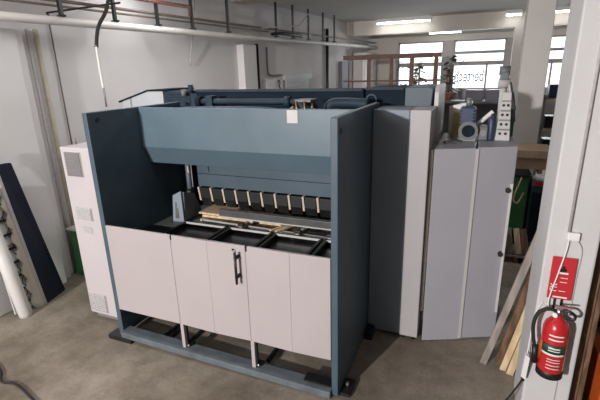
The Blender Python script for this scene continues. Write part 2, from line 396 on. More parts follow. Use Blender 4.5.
B().slab([(-4.66, 2.62, .02), (-4.66, 2.85, .02), (-4.76, 2.85, 1.45), (-4.76, 2.60, 1.45)], (-.02, 0, 0)).build('panel', M['whitep'], t)
for i in range(8):
    z = .10+i*.165; k = z/1.45; x = -4.655-.1*k
    B().slab([(x, 2.63, z), (x, 2.82, z), (x, 2.82, z+.022), (x, 2.63, z+.022)], (.015, 0, 0)).build('slat', M['rub'], t)
    if i % 2 == 0: B().slab([(x, 2.70, z+.05), (x, 2.80, z+.05), (x, 2.80, z+.06), (x, 2.70, z+.06)], (.012, 0, 0)).build('slat', M['vent'], t)
w = []
for i in range(31):
    z = .03+1.38*i/30; k = z/1.4
    w.append((-4.615-.115*k, 2.785+.022*math.sin(i*1.5), z))
B().tube(w, .006, 6).build('wavy_edge', M['black'], t)
t = thing('white_roll', 'thick white roll standing against the wall at the far left', 'roll', (-4.62, 2.62, 0))
B().tube([(-4.565, 2.67, .0), (-4.565, 2.67, .03), (-4.67, 2.56, 1.5)], [.062, .07, .07], 20, smooth=False).build('roll_body', M['whitep'], t)
B().tube([(-4.565, 2.67, 0), (-4.565, 2.67, .012)], .066, 20, smooth=False).build('end_cap', M['vent2'], t)

# white electrical cabinet left of the press
ec = thing('electrical_cabinet', 'white electrical cabinet with vents standing left of the blue press', 'cabinet', (-3.55, 3.3, 0))
B().box(-3.83, -3.24, 2.93, 3.72, .06, 1.93).build('cabinet_body', M['cab'], ec, .01)
B().box(-3.79, -3.28, 2.97, 3.68, 0, .06).build('plinth', M['vent'], ec)
def vent(x0, x1, z0, z1, m, lab):
    f = B().box(x0-.006, x1+.006, 2.922, 2.93, z0-.006, z1+.006).build('vent_grille', M['cab'], ec); f['label'] = lab
    v = B(); nn = max(5, int((z1-z0)/.022)); v.box(x0, x1, 2.918, 2.922, z0, z1)
    for i in range(nn): z = z0+(i+.2)*(z1-z0)/nn; v.box(x0, x1, 2.911, 2.918, z, z+.5*(z1-z0)/nn)
    v.build('vent_slats', m, f)
vent(-3.765, -3.565, 1.64, 1.885, M['vent'], 'dark grey upper vent')
vent(-3.745, -3.545, 1.18, 1.31, M['vent2'], 'pale middle vent')
vent(-3.80, -3.565, .10, .31, M['vent2'], 'grey lower vent')
B().box(-3.70, -3.58, 2.926, 2.93, 1.03, 1.10).build('type_plate', M['vent2'], ec)
B().cyl((-3.80, 3.1, 1.93), (-3.80, 3.1, 1.99), .012).build('cable_gland', M['vent'], ec)

# ------------------------------------------------------------------ the press brake
PX0, PX1, YF = -3.205, -.86, 2.724
pb = thing('press_brake', 'large grey-blue press with white front doors in the middle of the hall', 'press', ((PX0+PX1)/2, 3.4, 0))
sp = B().prism([(YF, .05), (YF, 2.29), (4.02, 2.29), (4.02, .05)], 'x', PX0, PX0+.055).build('side_panel', M['side'], pb, .006)
sp2 = B().prism([(YF, .012), (YF, 2.29), (4.02, 2.29), (4.02, .03), (3.62, .012)], 'x', PX1-.055, PX1).build('side_panel', M['side'], pb, .006)
B().cyl((PX0+.05, YF+.11, 2.22), (PX0+.060, YF+.11, 2.22), .020).build('lifting_hole', M['black'], sp)
B().cyl((PX1-.002, YF+.07, 2.19), (PX1+.004, YF+.07, 2.19), .022).build('lifting_hole', M['black'], sp2)
XA, XB = PX0+.056, PX1-.056
hd = B().prism([(3.35, 2.285), (3.35, 1.89), (3.43, 1.71), (3.73, 1.71), (3.73, 1.74), (3.455, 1.74), (3.385, 1.9), (3.385, 2.285)], 'x', XA, XB).build('hood', M['hood'], pb, .006)
s_ = B().box(-1.515, -1.415, 3.345, 3.35, 2.165, 2.275).build('sticker', M['edge'], hd); s_['label'] = 'small white square sticker'
B().tube([(-2.68, 3.43, 1.70), (-2.68, 3.43, 1.655), (-2.672, 3.43, 1.63)], .006, 8).build('drip_tip', M['cream'], hd)
# top: dark deck between hood and rear beam, pipes, valve block
B().box(XA, XB, 3.385, 4.15, 2.02, 2.05).build('top_deck', M['deep'], pb)
rb = B().prism([(-3.02, 2.0), (-3.02, 2.405), (-1.05, 2.405), (-1.05, 2.0)], 'y', 4.16, 4.4).build('rear_beam', M['deep'], pb, .008)
B().box(-3.0, -1.06, 4.145, 4.16, 2.385, 2.41).build('beam_lip', M['dark'], rb, .004)
rl = B().prism([(-4.15, 2.05), (-4.15, 2.28), (-3.72, 2.405), (-3.50, 2.405), (-3.50, 2.05)], 'y', 4.16, 4.7).build('sloped_cover', M['sheet_light'], pb, .006)
B().prism([(-4.2, 2.285), (-3.72, 2.42), (-3.45, 2.42), (-3.45, 2.40), (-3.72, 2.40), (-4.2, 2.265)], 'y', 4.15, 4.72).build('cover_edge', M['deep'], rl)
rv = B().box(-3.50, -3.02, 4.18, 4.6, 2.02, 2.40)
for i in range(6): rv.box(-3.48, -3.12, 4.165, 4.18, 2.20+i*.033, 2.22+i*.033)
rv.build('louvre_panel', M['dark'], pb, .003)
tp = B().tube([(-2.85, 3.95, 2.30), (-2.0, 3.95, 2.30), (-1.72, 3.95, 2.30), (-1.62, 3.93, 2.27), (-1.58, 3.92, 2.16), (-1.58, 3.92, 2.05)], .030, 14).build('top_pipe', M['dark'], pb)
B().tube([(-.95, 3.95, 2.28), (-1.2, 3.95, 2.29), (-1.32, 3.93, 2.27), (-1.36, 3.92, 2.16), (-1.36, 3.92, 2.05)], .050, 14).build('top_pipe', M['dark'], pb)
B().tube([(-2.9, 3.75, 2.24), (-1.9, 3.75, 2.24), (-1.78, 3.75, 2.15), (-1.76, 3.75, 2.05)], .022, 10).build('top_pipe', M['blue'], pb)
B().cyl((-2.86, 3.95, 2.30), (-2.80, 3.95, 2.30), .055).build('pipe_collar', M['deep'], tp)
B().cyl((-1.80, 3.95, 2.30), (-1.74, 3.95, 2.30), .052).build('pipe_collar', M['dark'], tp)
vb = B().box(-1.56, -1.38, 3.60, 3.78, 2.05, 2.22).build('valve_block', M['black'], pb, .006)
B().box(-1.55, -1.39, 3.60, 3.76, 2.32, 2.345).build('valve_cap', M['darksteel'], vb, .004)
for x, y in ((-1.53, 3.60), (-1.45, 3.60), (-1.40, 3.66), (-1.50, 3.72)):
    B().cyl((x, y, 2.20), (x, y, 2.33), .012, 10).build('fitting', M['brass'], vb)
B().tube([(-1.55, 3.59, 2.28), (-1.62, 3.57, 2.22), (-1.64, 3.57, 2.06)], .013, 8).build('valve_hose', M['brass'], vb)
B().tube([(-1.39, 3.6, 2.26), (-1.30, 3.58, 2.22), (-1.28, 3.58, 2.06)], .015, 8).build('valve_hose', M['black'], vb)
B().box(-2.72, -2.64, 3.9, 4.0, 2.05, 2.36).build('mast_clamp', M['dark'], pb, .004)
B().cyl((-3.06, 4.12, 2.38), (-3.06, 4.12, 2.47), .03).build('lifting_eye', M['dark'], pb)
B().cyl((-3.16, 4.12, 2.35), (-3.16, 4.12, 2.42), .03).build('lifting_eye', M['greyb'], pb)
# rear drive housing seen over the side cabinet
rh = B().prism([(-1.05, 1.9), (-1.05, 2.41), (-.66, 2.41), (-.66, 1.9)], 'y', 4.2, 4.9).build('drive_housing', M['deep'], pb, .008)
B().tube([(-.98+.05*math.cos(a), 4.19, 2.30+.05*math.sin(a)) for a in [i*math.pi/8 for i in range(17)]], .008, 8).build('ring', M['side'], rh)
B().box(-1.04, -.67, 4.185, 4.2, 2.395, 2.42).build('housing_lip', M['dark'], rh)
B().prism([(-.66, 1.8), (-.66, 2.415), (-.44, 2.42), (-.40, 2.40), (-.45, 1.8)], 'y', 4.2, 4.9).build('drive_cover', M['side'], pb, .008)
B().prism([(4.18, 1.94), (4.18, 2.37), (4.26, 2.43), (4.9, 2.43), (4.9, 1.94)], 'x', -.385, -.345).build('end_cover', M['edge'], pb, .004)

# ram, punches, die rail
ram = B().box(-2.80, XB, 3.74, 3.82, 1.40, 2.0).build('ram', M['side'], pb, .004)
B().box(-2.80, XB, 3.735, 3.74, 1.54, 1.545).build('ram_seam', M['deep'], ram)
for i in range(12):
    x = -2.78+i*.155
    p = B().prism([(3.70, 1.39), (3.80, 1.39), (3.80, 1.30), (3.765, 1.19), (3.74, 1.19), (3.70, 1.28)], 'x', x+.024, min(x+.146, XB)).build('punch', M['black'], ram, .003)
    B().prism([(3.69, 1.40), (3.79, 1.40), (3.78, 1.24), (3.72, 1.24)], 'x', x-.002, x+.018).build('punch_clamp', M['cream'], ram)
B().box(XA, XB, 4.10, 4.13, .9, 1.75).build('back_plate', M['deep'], pb)
B().cyl((-3.07, 3.93, 1.04), (-3.07, 3.93, 1.74), .032).build('guide_column', M['slate'], pb)
B().cyl((-3.07, 3.93, 1.20), (-3.07, 3.93, 1.30), .055).build('column_boot', M['black'], pb)
dr = B().box(-2.42, XB, 3.53, 3.59, 1.15, 1.225).build('die_rail', M['darksteel'], pb, .004)
B().box(-2.42, XB, 3.52, 3.53, 1.148, 1.158).build('rail_lip', M['alu'], dr)
B().box(XA, XB, 3.30, 4.10, .98, 1.04).build('table', M['table'], pb, .004)
B().box(XA, XB, YF+.03, 3.30, 1.02, 1.06).build('front_ledge', M['tray'], pb, .004)
for x0, x1 in ((-2.72, -2.20), (-2.18, -1.70), (-1.68, -1.20), (-1.18, -.93)):
    tr = B().box(x0, x1, 2.92, 3.36, 1.062, 1.075)
    tr.box(x0, x0+.03, 2.92, 3.36, 1.075, 1.13).box(x1-.03, x1, 2.92, 3.36, 1.075, 1.13).box(x0, x1, 3.33, 3.36, 1.075, 1.13).box(x0, x1, 2.92, 2.95, 1.075, 1.13)
    tr = tr.build('tray', M['tray'], pb, .005)
    B().box(x0+.05, x1-.05, 2.912, 2.919, 1.115, 1.132).build('rim_strip', M['alu'], tr)
    B().box(x0+.02, x1-.02, 3.322, 3.33, 1.112, 1.132).build('rim_strip', M['alu'], tr)
# back gauge and bars on the table
B().bar((-2.60, 3.50, 1.10), (XB-.01, 3.42, 1.10), .02, .02).build('gauge_rod', M['alu'], pb)
for x in (-2.07, -1.46, -1.14):
    gf = B().box(x-.02, x+.02, 3.36, 3.52, 1.115, 1.14).build('gauge_finger', M['steel'], pb, .003)
    B().box(x-.03, x+.03, 3.36, 3.41, 1.14, 1.165).build('finger_clamp', M['black'], gf, .003)
for x in (-1.70, -1.64): B().bar((x-.05, 3.38, 1.125), (x+.05, 3.60, 1.125), .022, .018).build('gauge_strip', M['plank'], pb)

# front doors
def pdoor(x0, x1, fold=None):
    y = YF-.004
    if fold: poly = [(x0, y), (fold-.004, y-.010), (fold, y-.005), (fold+.004, y-.010), (x1, y), (x1, y+.022), (x0, y+.022)]
    else: poly = [(x0, y), (x1, y), (x1, y+.022), (x0, y+.022)]
    return B().prism(poly, 'z', .355, 1.25).build('door', M['door'], pb, .003)
pdoor(XA+.002, -2.400); d2 = pdoor(-2.384, -1.648, -2.01); pdoor(-1.630, XB-.002, -1.248)
hp = B().box(-1.752, -1.735, YF-.020, YF-.008, .925, 1.205).build('handle_plate', M['chrome'], d2, .003)
hg = B().tube([(-1.712, YF-.058, .925), (-1.712, YF-.058, 1.205)], .011, 12, smooth=False).build('handle', M['black'], d2)
for z in (.985, 1.155): B().cyl((-1.712, YF-.006, z), (-1.712, YF-.058, z), .016, 12).build('handle_mount', M['black'], hg)
B().box(-1.765, -1.745, YF-.016, YF-.006, 1.20, 1.215).build('keyhole', M['black'], d2)
# base rail, door posts, feet
LIFT = .045                                           # the left end stands a little higher on its pads
def zl(x): return LIFT*(XB-x)/(XB-XA)
rbm = B().hexa([(XA, 2.685, zl(XA)), (XB, 2.685, .001), (XB, 2.815, .001), (XA, 2.815, zl(XA)),
                (XA, 2.685, .064+zl(XA)), (XB, 2.685, .065), (XB, 2.815, .065), (XA, 2.815, .064+zl(XA))])
br = rbm.build('base_rail', M['rail'], pb, .006)
for x in (-2.392, -1.640):
    zb = .065+zl(x)
    po = B().box(x-.018, x+.018, 2.725, 2.765, zb, 1.2).build('door_post', M['door'], pb, .003)
    B().box(x-.018, x+.020, 2.765, 2.785, zb, .36).build('post_back', M['black'], po)
    B().cyl((x+.035, 2.75, zb), (x+.035, 2.75, zb+.03), .012, 10).build('bolt', M['chrome'], po)
    B().box(x-.01, x+.06, 2.775, 2.815, zb, zb+.025).build('post_foot', M['black'], po)
B().box(-1.17, XB-.005, 2.74, 2.84, .070, .084).build('fixing_plate', M['black'], pb)
B().box(-3.32, -3.02, 2.68, 2.80, .0, .048).build('foot_pad', M['black'], pb)
B().box(-.862, -.77, 2.76, 2.95, .0, .03).build('foot_pad', M['black'], pb)
B().cyl((-.82, 2.86, .03), (-.82, 2.86, .06), .016, 12).build('foot_bolt', M['steel'], pb)
B().box(-.855, -.78, 3.58, 3.72, .0, .09).build('foot_pad', M['black'], pb)
for x, y0 in ((-2.77, 2.86), (-2.70, 2.86), (-2.47, 2.93), (-1.605, 2.92)):
    B().box(x-.016, x+.016, y0, 3.62, .0, .03).build('floor_bar', M['black'], pb)
B().box(-3.05, -2.80, 3.3, 3.6, 0, .18).build('pump_box', M['deep'], pb, .01)
B().box(XA, XB, 3.62, 3.66, .35, .98).build('inner_plate', M['deep'], pb)

# things lying on the press table
t = thing('hopper_box', 'blue-grey tapered box with a pale slotted end plate at the left of the press table', 'box', (-2.86, 3.6, 1.04))
B().hexa([(-2.895, 3.43, 1.075), (-2.805, 3.46, 1.075), (-2.825, 3.80, 1.075), (-2.895, 3.80, 1.075),
          (-2.895, 3.48, 1.38), (-2.815, 3.49, 1.395), (-2.825, 3.69, 1.33), (-2.895, 3.69, 1.33)]).build('box_body', M['slate'], t, .008)
B().hexa([(-2.915, 3.385, 1.041), (-2.80, 3.43, 1.041), (-2.805, 3.45, 1.041), (-2.915, 3.41, 1.041),
          (-2.93, 3.445, 1.36), (-2.83, 3.46, 1.41), (-2.83, 3.48, 1.41), (-2.93, 3.465, 1.36)]).build('end_plate', M['bluegrey'], t, .004)
B().hexa([(-2.885, 3.40, 1.12), (-2.85, 3.413, 1.12), (-2.85, 3.425, 1.12), (-2.885, 3.415, 1.12),
          (-2.895, 3.43, 1.29), (-2.865, 3.437, 1.29), (-2.865, 3.45, 1.29), (-2.895, 3.445, 1.29)]).build('slot', M['black'], t)
for i, (x0, x1, y0, y1, z, m, lab) in enumerate((
        (-2.72, -1.50, 3.60, 4.06, 1.041, 'ply', 'lowest wooden sheet of the pile on the press table'),
        (-2.66, -1.55, 3.57, 3.96, 1.063, 'brownw', 'brown wooden sheet in the middle of the pile on the press table'),
        (-2.70, -1.75, 3.62, 4.0, 1.085, 'plank', 'pale third sheet of the wooden pile on the press table'),
        (-2.76, -1.95, 3.64, 4.02, 1.107, 'ply', 'pale top sheet of the wooden pile on the press table'))):
    tag(B().box(x0, x1, y0, y1, z+.001, z+.021).build('wooden_sheet', M[m], None, .002), lab, 'wooden sheet', 'wooden sheets on the press table')

# ------------------------------------------------------------------ side cabinets right of the press
sc = thing('side_cabinet', 'tall light grey cabinet attached behind the right side of the press', 'cabinet', (-.6, 4.0, 0))
B().box(-.855, -.535, 3.73, 4.16, .04, 2.25).build('cabinet_body', M['bluegrey'], sc, .006)  # body darker than the door, shade beside the press put into its colour
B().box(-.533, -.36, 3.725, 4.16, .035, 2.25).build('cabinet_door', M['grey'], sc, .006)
for x in (-.50, -.40): B().cyl((x, 3.76, 0), (x, 3.76, .045), .018, 12).build('foot', M['black'], sc)
B().box(-.352, -.335, 3.80, 3.84, .3, 1.9).build('hinge_strip', M['cream'], sc)

a, f, b_ = Vector((-.315, 3.74, 0)), Vector((.025, 3.885, 0)), Vector((.345, 4.025, 0))
fg = thing('guard_cabinet', 'lower lilac-grey folded guard cabinet right of the tall grey cabinet', 'cabinet', (.0, 4.2, 0))
B().prism([(a.x, a.y), (f.x-.012, f.y-.005), (f.x-.002, 4.75), (a.x, 4.75)], 'z', .01, 1.92).build('guard_panel', M['guard'], fg, .005)
B().prism([(f.x+.003, f.y), (b_.x, b_.y), (b_.x-.02, 4.75), (f.x+.003, 4.75)], 'z', .025, 1.925).build('guard_panel', M['guard'], fg, .005)
B().prism([(f.x-.014, f.y-.020), (f.x+.014, f.y-.008), (f.x+.012, f.y+.004), (f.x-.012, f.y-.006)], 'z', .03, 1.915).build('seam_flange', M['edge'], fg)
es = B().box(.318, .342, 3.985, 4.01, .32, 1.60).build('edge_strip', M['edge'], fg, .003)
for z in (1.54, .93): B().cyl((.305, 4.0, z), (.305, 3.965, z), .022, 14).build('knob', M['black'], fg)

# machinery standing on the guard cabinet
mo = thing('motor', 'dark blue electric motor with round flange on top of the guard cabinet', 'motor', (-.08, 4.3, 1.92))
B().box(-.15, -.02, 4.22, 4.36, 2.06, 2.24).build('motor_body', M['blue'], mo, .02)
B().cyl((-.07, 4.20, 2.02), (-.07, 4.38, 2.02), .085, 24).build('motor_flange', M['greyb'], mo)
B().cyl((-.07, 4.185, 2.02), (-.07, 4.2, 2.02), .055, 24).build('shaft_cover', M['deep'], mo)
B().cyl((-.085, 4.29, 2.24), (-.085, 4.29, 2.31), .025, 12).build('shaft', M['steel'], mo)
B().box(-.14, .0, 4.22, 4.38, 1.921, 1.95).build('motor_base', M['steel'], mo, .004)
for i in range(5): B().box(-.154, -.016, 4.216, 4.364, 2.09+.03*i, 2.10+.03*i).build('cooling_fin', M['blue'], mo)
t = thing('gearbox', 'grey cast gearbox beside the blue motor', 'gearbox', (.03, 4.3, 1.92))
B().box(.02, .10, 4.25, 4.4, 1.93, 2.06).build('gear_housing', M['greyb'], t, .012)
B().cyl((.06, 4.24, 2.0), (.06, 4.25, 2.0), .03, 16).build('cover', M['steel'], t)
t = thing('gas_cylinder', 'slim dark blue upright cylinder beside the white tool block', 'cylinder', (.125, 4.36, 1.92))
B().lathe([(.03, 1.926), (.034, 1.94), (.034, 2.11), (.02, 2.14), (.012, 2.145), (.012, 2.17)], .125, 4.30, 16).build('cylinder_body', M['blue'], t)
tag(B().tube([(-.01, 4.40, 2.03), (.03, 4.40, 2.08), (.13, 4.41, 2.18)], .02, 12).build('air_duct', M['white']), 'white slanting duct reaching from the gearbox to the white tool block', 'duct')
t = thing('tool_block', 'tall white tool block full of holes on the guard cabinet', 'tool block', (.22, 4.36, 1.92))
B().hexa([(.165, 4.30, 1.926), (.29, 4.30, 1.926), (.29, 4.44, 1.926), (.165, 4.44, 1.926), (.19, 4.32, 2.36), (.265, 4.32, 2.36), (.265, 4.42, 2.36), (.19, 4.42, 2.36)]).build('block', M['edge'], t, .006)
for i in range(4):
    z = 1.99+i*.085; k = (z-1.926)/.434
    for dx in (.035, .085):
        B().cyl((.165+.025*k+dx*(1-.35*k), 4.296+.02*k, z), (.165+.025*k+dx*(1-.35*k), 4.33, z), .013, 10).build('hole', M['black'], t)
    B().box(.175+.02*k, .28-.02*k, 4.292+.02*k, 4.32, z+.03, z+.045).build('band', M['steel'], t)
t = thing('robot', 'grey and white robot rising behind the white tool block', 'robot', (.2, 4.5, 1.92))
B().cyl((.20, 4.52, 1.926), (.20, 4.52, 2.44), .03, 14).build('column', M['edge'], t)
B().cyl((.15, 4.50, 2.43), (.25, 4.50, 2.43), .045, 16).build('lower_joint', M['vent2'], t)
B().box(.16, .235, 4.46, 4.55, 2.46, 2.53).build('neck', M['greyb'], t, .01)
B().cyl((.15, 4.50, 2.545), (.24, 4.50, 2.545), .04, 16).build('upper_joint', M['greyb'], t)
B().tube([(.25, 4.5, 2.44), (.29, 4.48, 2.30), (.32, 4.46, 2.08)], .014, 10).build('robot_hose', M['greyb'], t)
B().tube([(.235, 4.48, 2.46), (.26, 4.45, 2.34), (.30, 4.42, 2.20)], .012, 10).build('robot_hose', M['edge'], t)
tag(B().box(-.22, -.16, 4.42, 4.5, 1.926, 2.17).build('yellow_box', M['yellow'], None, .006), 'upright ochre box left of the blue motor', 'box')
tag(B().hexa([(-.26, 4.52, 1.926), (-.20, 4.52, 1.926), (-.20, 4.7, 1.926), (-.26, 4.7, 1.926), (-.27, 4.52, 2.22), (-.05, 4.52, 2.26), (-.05, 4.7, 2.26), (-.27, 4.7, 2.2)]).build('white_cover', M['white'], None, .008),
    'white sheet cover standing behind the blue motor', 'cover')
tag(B().box(.24, .33, 4.56, 4.7, 1.926, 2.22).build('green_box', M['green'], None, .008), 'green machine box behind the white tool block', 'box')
for i, (x0, y0, lab) in enumerate(((-.27, 4.05, 'left black part lying at the front of the guard cabinet top'), (-.20, 4.1, 'right black part lying at the front of the guard cabinet top'))):
    tag(B().box(x0, x0+.05, y0, y0+.05, 1.921, 1.945).build('black_part', M['black'], None, .004), lab, 'machine part', 'black parts on the guard cabinet')

# ------------------------------------------------------------------ pillar: extinguisher, sign, wiring
YP = 2.95
sg = thing('extinguisher_sign', 'red fire extinguisher sign fixed to the white pillar above the extinguisher', 'sign', (.60, YP-.01, 1.1))
B().box(.535, .675, YP-.018, YP-.004, 1.10, 1.40).build('sign_panel', M['redsign'], sg, .004)
ps = B()
ps.box(.588, .622, YP-.021, YP-.018, 1.30, 1.325).box(.598, .612, YP-.021, YP-.018, 1.325, 1.342).build('pictogram', M['black'], sg)
B().box(.575, .635, YP-.021, YP-.018, 1.285, 1.297).build('text_line', M['white'], sg)
for z in (1.255, 1.225, 1.16): B().box(.595, .635, YP-.0205, YP-.018, z, z+.004).build('text_line', M['white'], sg)
B().box(.568, .65, YP-.021, YP-.018, 1.112, 1.122).build('text_line', M['white'], sg)
text_mesh('FK', 'sign_letters', M['white'], sg, (.566, YP-.020, 1.185), (R(90), R(-90), 0), .055, .001)

ex = thing('fire_extinguisher', 'red fire extinguisher with black hose hanging on the white pillar', 'fire extinguisher', (.605, 2.85, .57))
cx, cy, r = .605, 2.855, .078
B().lathe([(r-.006, .60), (r, .61), (r, .93), (r-.008, .965), (r-.03, .995), (.026, 1.01), (.022, 1.03)], cx, cy, 32).build('cylinder', M['red'], ex)
B().lathe([(r-.012, .570), (r+.003, .575), (r+.003, .62), (r-.004, .628)], cx, cy, 32).build('foot_ring', M['black'], ex)
def band(z0, z1, a0, a1, rad, name, m, lab=None):
    bb = B(); n = 14; lo = []; hi = []
    for i in range(n+1):
        t = a0+(a1-a0)*i/n; x, y = cx+rad*math.cos(t), cy+rad*math.sin(t)
        lo.append(bb.bm.verts.new((x, y, z0))); hi.append(bb.bm.verts.new((x, y, z1)))
    for i in range(n): bb.bm.faces.new((lo[i], lo[i+1], hi[i+1], hi[i])).smooth = True
    o = bb.build(name, m, ex)
    so = o.modifiers.new('s', 'SOLIDIFY'); so.thickness = .0015
    if lab: o['label'] = lab
band(.775, .84, R(-150), R(-45), r+.002, 'label_band', M['labelg'], 'dark green label band')
band(.76, .775, R(-150), R(-45), r+.002, 'label_stripe', M['white'])
band(.795, .802, R(-120), R(-70), r+.004, 'label_text', M['white'])
band(.812, .822, R(-120), R(-70), r+.004, 'label_text', M['white'])
for z in (.875, .905): band(z, z+.010, R(-125), R(-60), r+.002, 'label_text', M['white'])
for z in (.66, .685, .71, .73): band(z, z+.005, R(-120), R(-60), r+.002, 'label_text', M['white'])
band(.70, .84, R(-172), R(-153), r+.003, 'inspection_tag', M['orange'], 'orange inspection tag')
B().cyl((cx, cy, 1.02), (cx, cy, 1.075), .020, 16).build('valve', M['chrome'], ex)
B().tube([(cx, cy, 1.06), (cx+.05, cy-.02, 1.075), (cx+.085, cy-.02, 1.05), (cx+.08, cy-.02, 1.02), (cx+.03, cy-.01, 1.025)], .009, 10).build('handle', M['black'], ex)
B().bar((cx-.03, cy, 1.085), (cx+.07, cy-.02, 1.10), .018, .008).build('lever', M['chrome'], ex)
B().tube([(cx-.01, cy, 1.05), (cx-.06, cy-.01, 1.065), (cx-.115, cy-.01, 1.03), (cx-.135, cy-.01, .94), (cx-.125, cy-.005, .84), (cx-.105, cy, .76)], .012, 12).build('hose', M['rub'], ex)
B().cyl((cx-.105, cy, .77), (cx-.095, cy, .64), .019, 14).build('nozzle', M['black'], ex)
B().cyl((cx-.02, cy-.02, 1.035), (cx-.028, cy-.03, 1.035), .016, 14).build('gauge', M['white'], ex)
for x in (.585, .625): B().box(x-.006, x+.006, YP-.012, YP-.002, 1.0, 1.10).build('hanging_strap', M['black'], ex)
B().box(.57, .64, YP-.018, YP-.001, .80, .86).build('wall_bracket', M['black'], ex)

t = thing('pillar_conduit', 'thin white conduit running down the pillar to the small box above the red sign', 'conduit', (.6, YP, 1.57))
B().tube([(.60, YP-.012, CZ-.01), (.60, YP-.012, 1.575)], .009, 10).build('conduit', M['vent2'], t)
B().box(.594, .66, YP-.032, YP-.001, 1.525, 1.578).build('junction_box', M['white'], t, .005)
B().tube([(.605, YP-.02, 1.53), (.60, YP-.025, 1.45), (.575, YP-.027, 1.28), (.548, YP-.027, 1.10), (.555, YP-.025, 1.03)], .0045, 8).build('cord', M['white'], t)
B().tube([(.65, YP-.015, 1.53), (.685, YP-.008, 1.47), (.69, YP-.006, 1.38), (.685, YP-.006, 1.2), (.685, YP-.006, .2)], .003, 8).build('cord', M['vent2'], t)
t = thing('power_strip', 'white socket strip hanging at the left edge of the pillar', 'power strip', (.465, 2.93, .45))
B().hexa([(.455, 2.93, .44), (.483, 2.90, .44), (.485, 2.96, .44), (.458, 2.985, .44), (.455, 2.88, .66), (.483, 2.85, .66), (.485, 2.91, .66), (.458, 2.935, .66)]).build('strip_body', M['white'], t, .005)
B().box(.462, .48, 2.93, 2.96, .40, .445).build('plug', M['black'], t, .004)
B().tube([(.47, 2.90, .66), (.475, 2.92, .80), (.484, 2.94, .95), (.52, YP-.006, 1.06)], .004, 8).build('cord', M['white'], t)
tag(B().tube([(.47, 2.945, .41), (.44, 2.98, .28), (.37, 3.02, .08), (.30, 3.0, .008), (.18, 2.85, .008), (.05, 2.6, .008)], .007, 8).build('power_cable', M['rub']),
    'black power cable running from the socket strip onto the floor', 'cable')
tag(B().tube([(-4.3, 2.05, .01), (-3.9, 1.94, .01), (-3.72, 1.84, .01), (-3.56, 1.86, .01), (-3.25, 1.79, .01), (-2.8, 1.66, .01)], .011, 8).build('floor_cable', M['rub']),
    'black cable lying on the floor in the near left corner', 'cable')

# boards leaning behind the pillar
def board(name, p, q, w, h, m, lab, cat='board', up=(0, -1, 0)):
    return tag(B().bar(p, q, w, h, up).build(name, M[m], None, .003), lab, cat, 'boards leaning behind the pillar')
board('timber_board', (.245, 3.60, .005), (.66, 3.49, 1.95), .055, .03, 'greyplank', 'weathered grey board, leftmost of those leaning behind the pillar')
board('timber_board', (.405, 3.56, .005), (.68, 3.46, 1.55), .05, .022, 'plank', 'pale raw timber board leaning right beside the pillar foot')
board('timber_board', (.46, 3.52, .005), (.70, 3.43, 1.45), .055, .022, 'plank', 'pale raw board closest to the pillar, foot half hidden')
board('timber_board', (.37, 3.66, .005), (.66, 3.56, 1.7), .05, .022, 'brownw', 'dark brown board between the weathered grey and the pale boards')

# brown things right of the pillar
t = thing('wooden_door_leaf', 'brown wooden panel standing upright just right of the white pillar', 'panel', (.9, 3.6, 0))
B().box(.80, .86, 3.10, 3.8, 0, 2.3).build('panel_frame', M['brownw'], t, .006)
B().box(.86, .90, 3.12, 3.78, .05, 2.2).build('panel_inset', M['brownw'], t, .006)
t = thing('orange_cabinet', 'orange metal cabinet at the right edge near the floor', 'cabinet', (1.1, 3.3, 0))
B().box(1.0, 1.5, 3.12, 3.6, .03, .50).build('cabinet_body', M['orange'], t, .01)
B().box(1.03, 1.47, 3.15, 3.57, 0, .03).build('plinth', M['black'], t)
t = thing('storage_rack', 'dark brown storage rack to the right of the pillar', 'rack', (1.5, 4.0, 0))
for x in (1.0, 1.9):
    for y in (4.0, 4.6): B().box(x, x+.05, y, y+.05, 0, 2.4).build('upright', M['brownw'], t)
for z in (.4, 1.0, 1.6, 2.2): B().box(1.0, 1.95, 4.0, 4.65, z, z+.04).build('shelf', M['brownw'], t)
B().box(1.0, 1.95, 4.62, 4.66, .0, 2.4).build('back_panel', M['deep'], t)

# ------------------------------------------------------------------ things seen between guard cabinet and pillar
t = thing('machine_tool', 'green machine cabinet standing beyond the grey guard cabinet', 'machine', (.7, 6.8, 0))
B().box(.47, .76, 6.6, 7.2, .22, 1.06).build('machine_body', M['green'], t, .012)
B().box(.44, .79, 6.57, 7.23, 1.06, 1.09).build('top_plate', M['black'], t, .004)
B().box(.50, .74, 6.65, 7.1, 0, .22).build('base', M['black'], t)
B().tube([(.66, 6.58, 1.05), (.62, 6.5, .95), (.58, 6.5, .75), (.64, 6.5, .70), (.70, 6.52, .85)], .012, 8).build('hose', M['plank'], t)
t = thing('tool_cabinet', 'dark teal cabinet to the right of the green machine', 'cabinet', (.9, 6.4, 0))
B().box(.765, .95, 6.15, 6.5, .02, .95).build('cabinet_body', M['teal'], t, .008) if False else B().box(.795, 1.05, 6.58, 7.1, .02, .93).build('cabinet_body', M['teal'], t, .008)
B().box(.82, 1.02, 6.574, 6.58, .1, .85).build('cabinet_door', M['deep'], t, .004)
t = thing('wooden_crate', 'pale wooden crate on top of the green machine', 'crate', (.68, 6.9, 1.09))
B().box(.46, .95, 6.62, 7.1, 1.17, 1.34).build('crate_body', M['board'], t, .006)
B().box(.42, 1.0, 6.55, 7.15, 1.34, 1.45).build('crate_lid', M['board'], t, .006)
for x in (.48, .86): B().box(x, x+.06, 6.7, 7.0, 1.091, 1.17).build('skid', M['plank'], t)
tag(B().box(.80, 1.03, 6.60, 6.9, .931, 1.02).build('device', M['steel'], None, .006), 'small grey device with white label on the dark teal cabinet', 'device')
tag(B().box(.84, .94, 6.585, 6.595, .945, 1.0).build('red_tag', M['red'], None, .003), 'red tag at the front of the small grey device', 'tag')
t = thing('pallet', 'wooden pallet on the floor in front of the green machine', 'pallet', (.62, 6.25, 0))
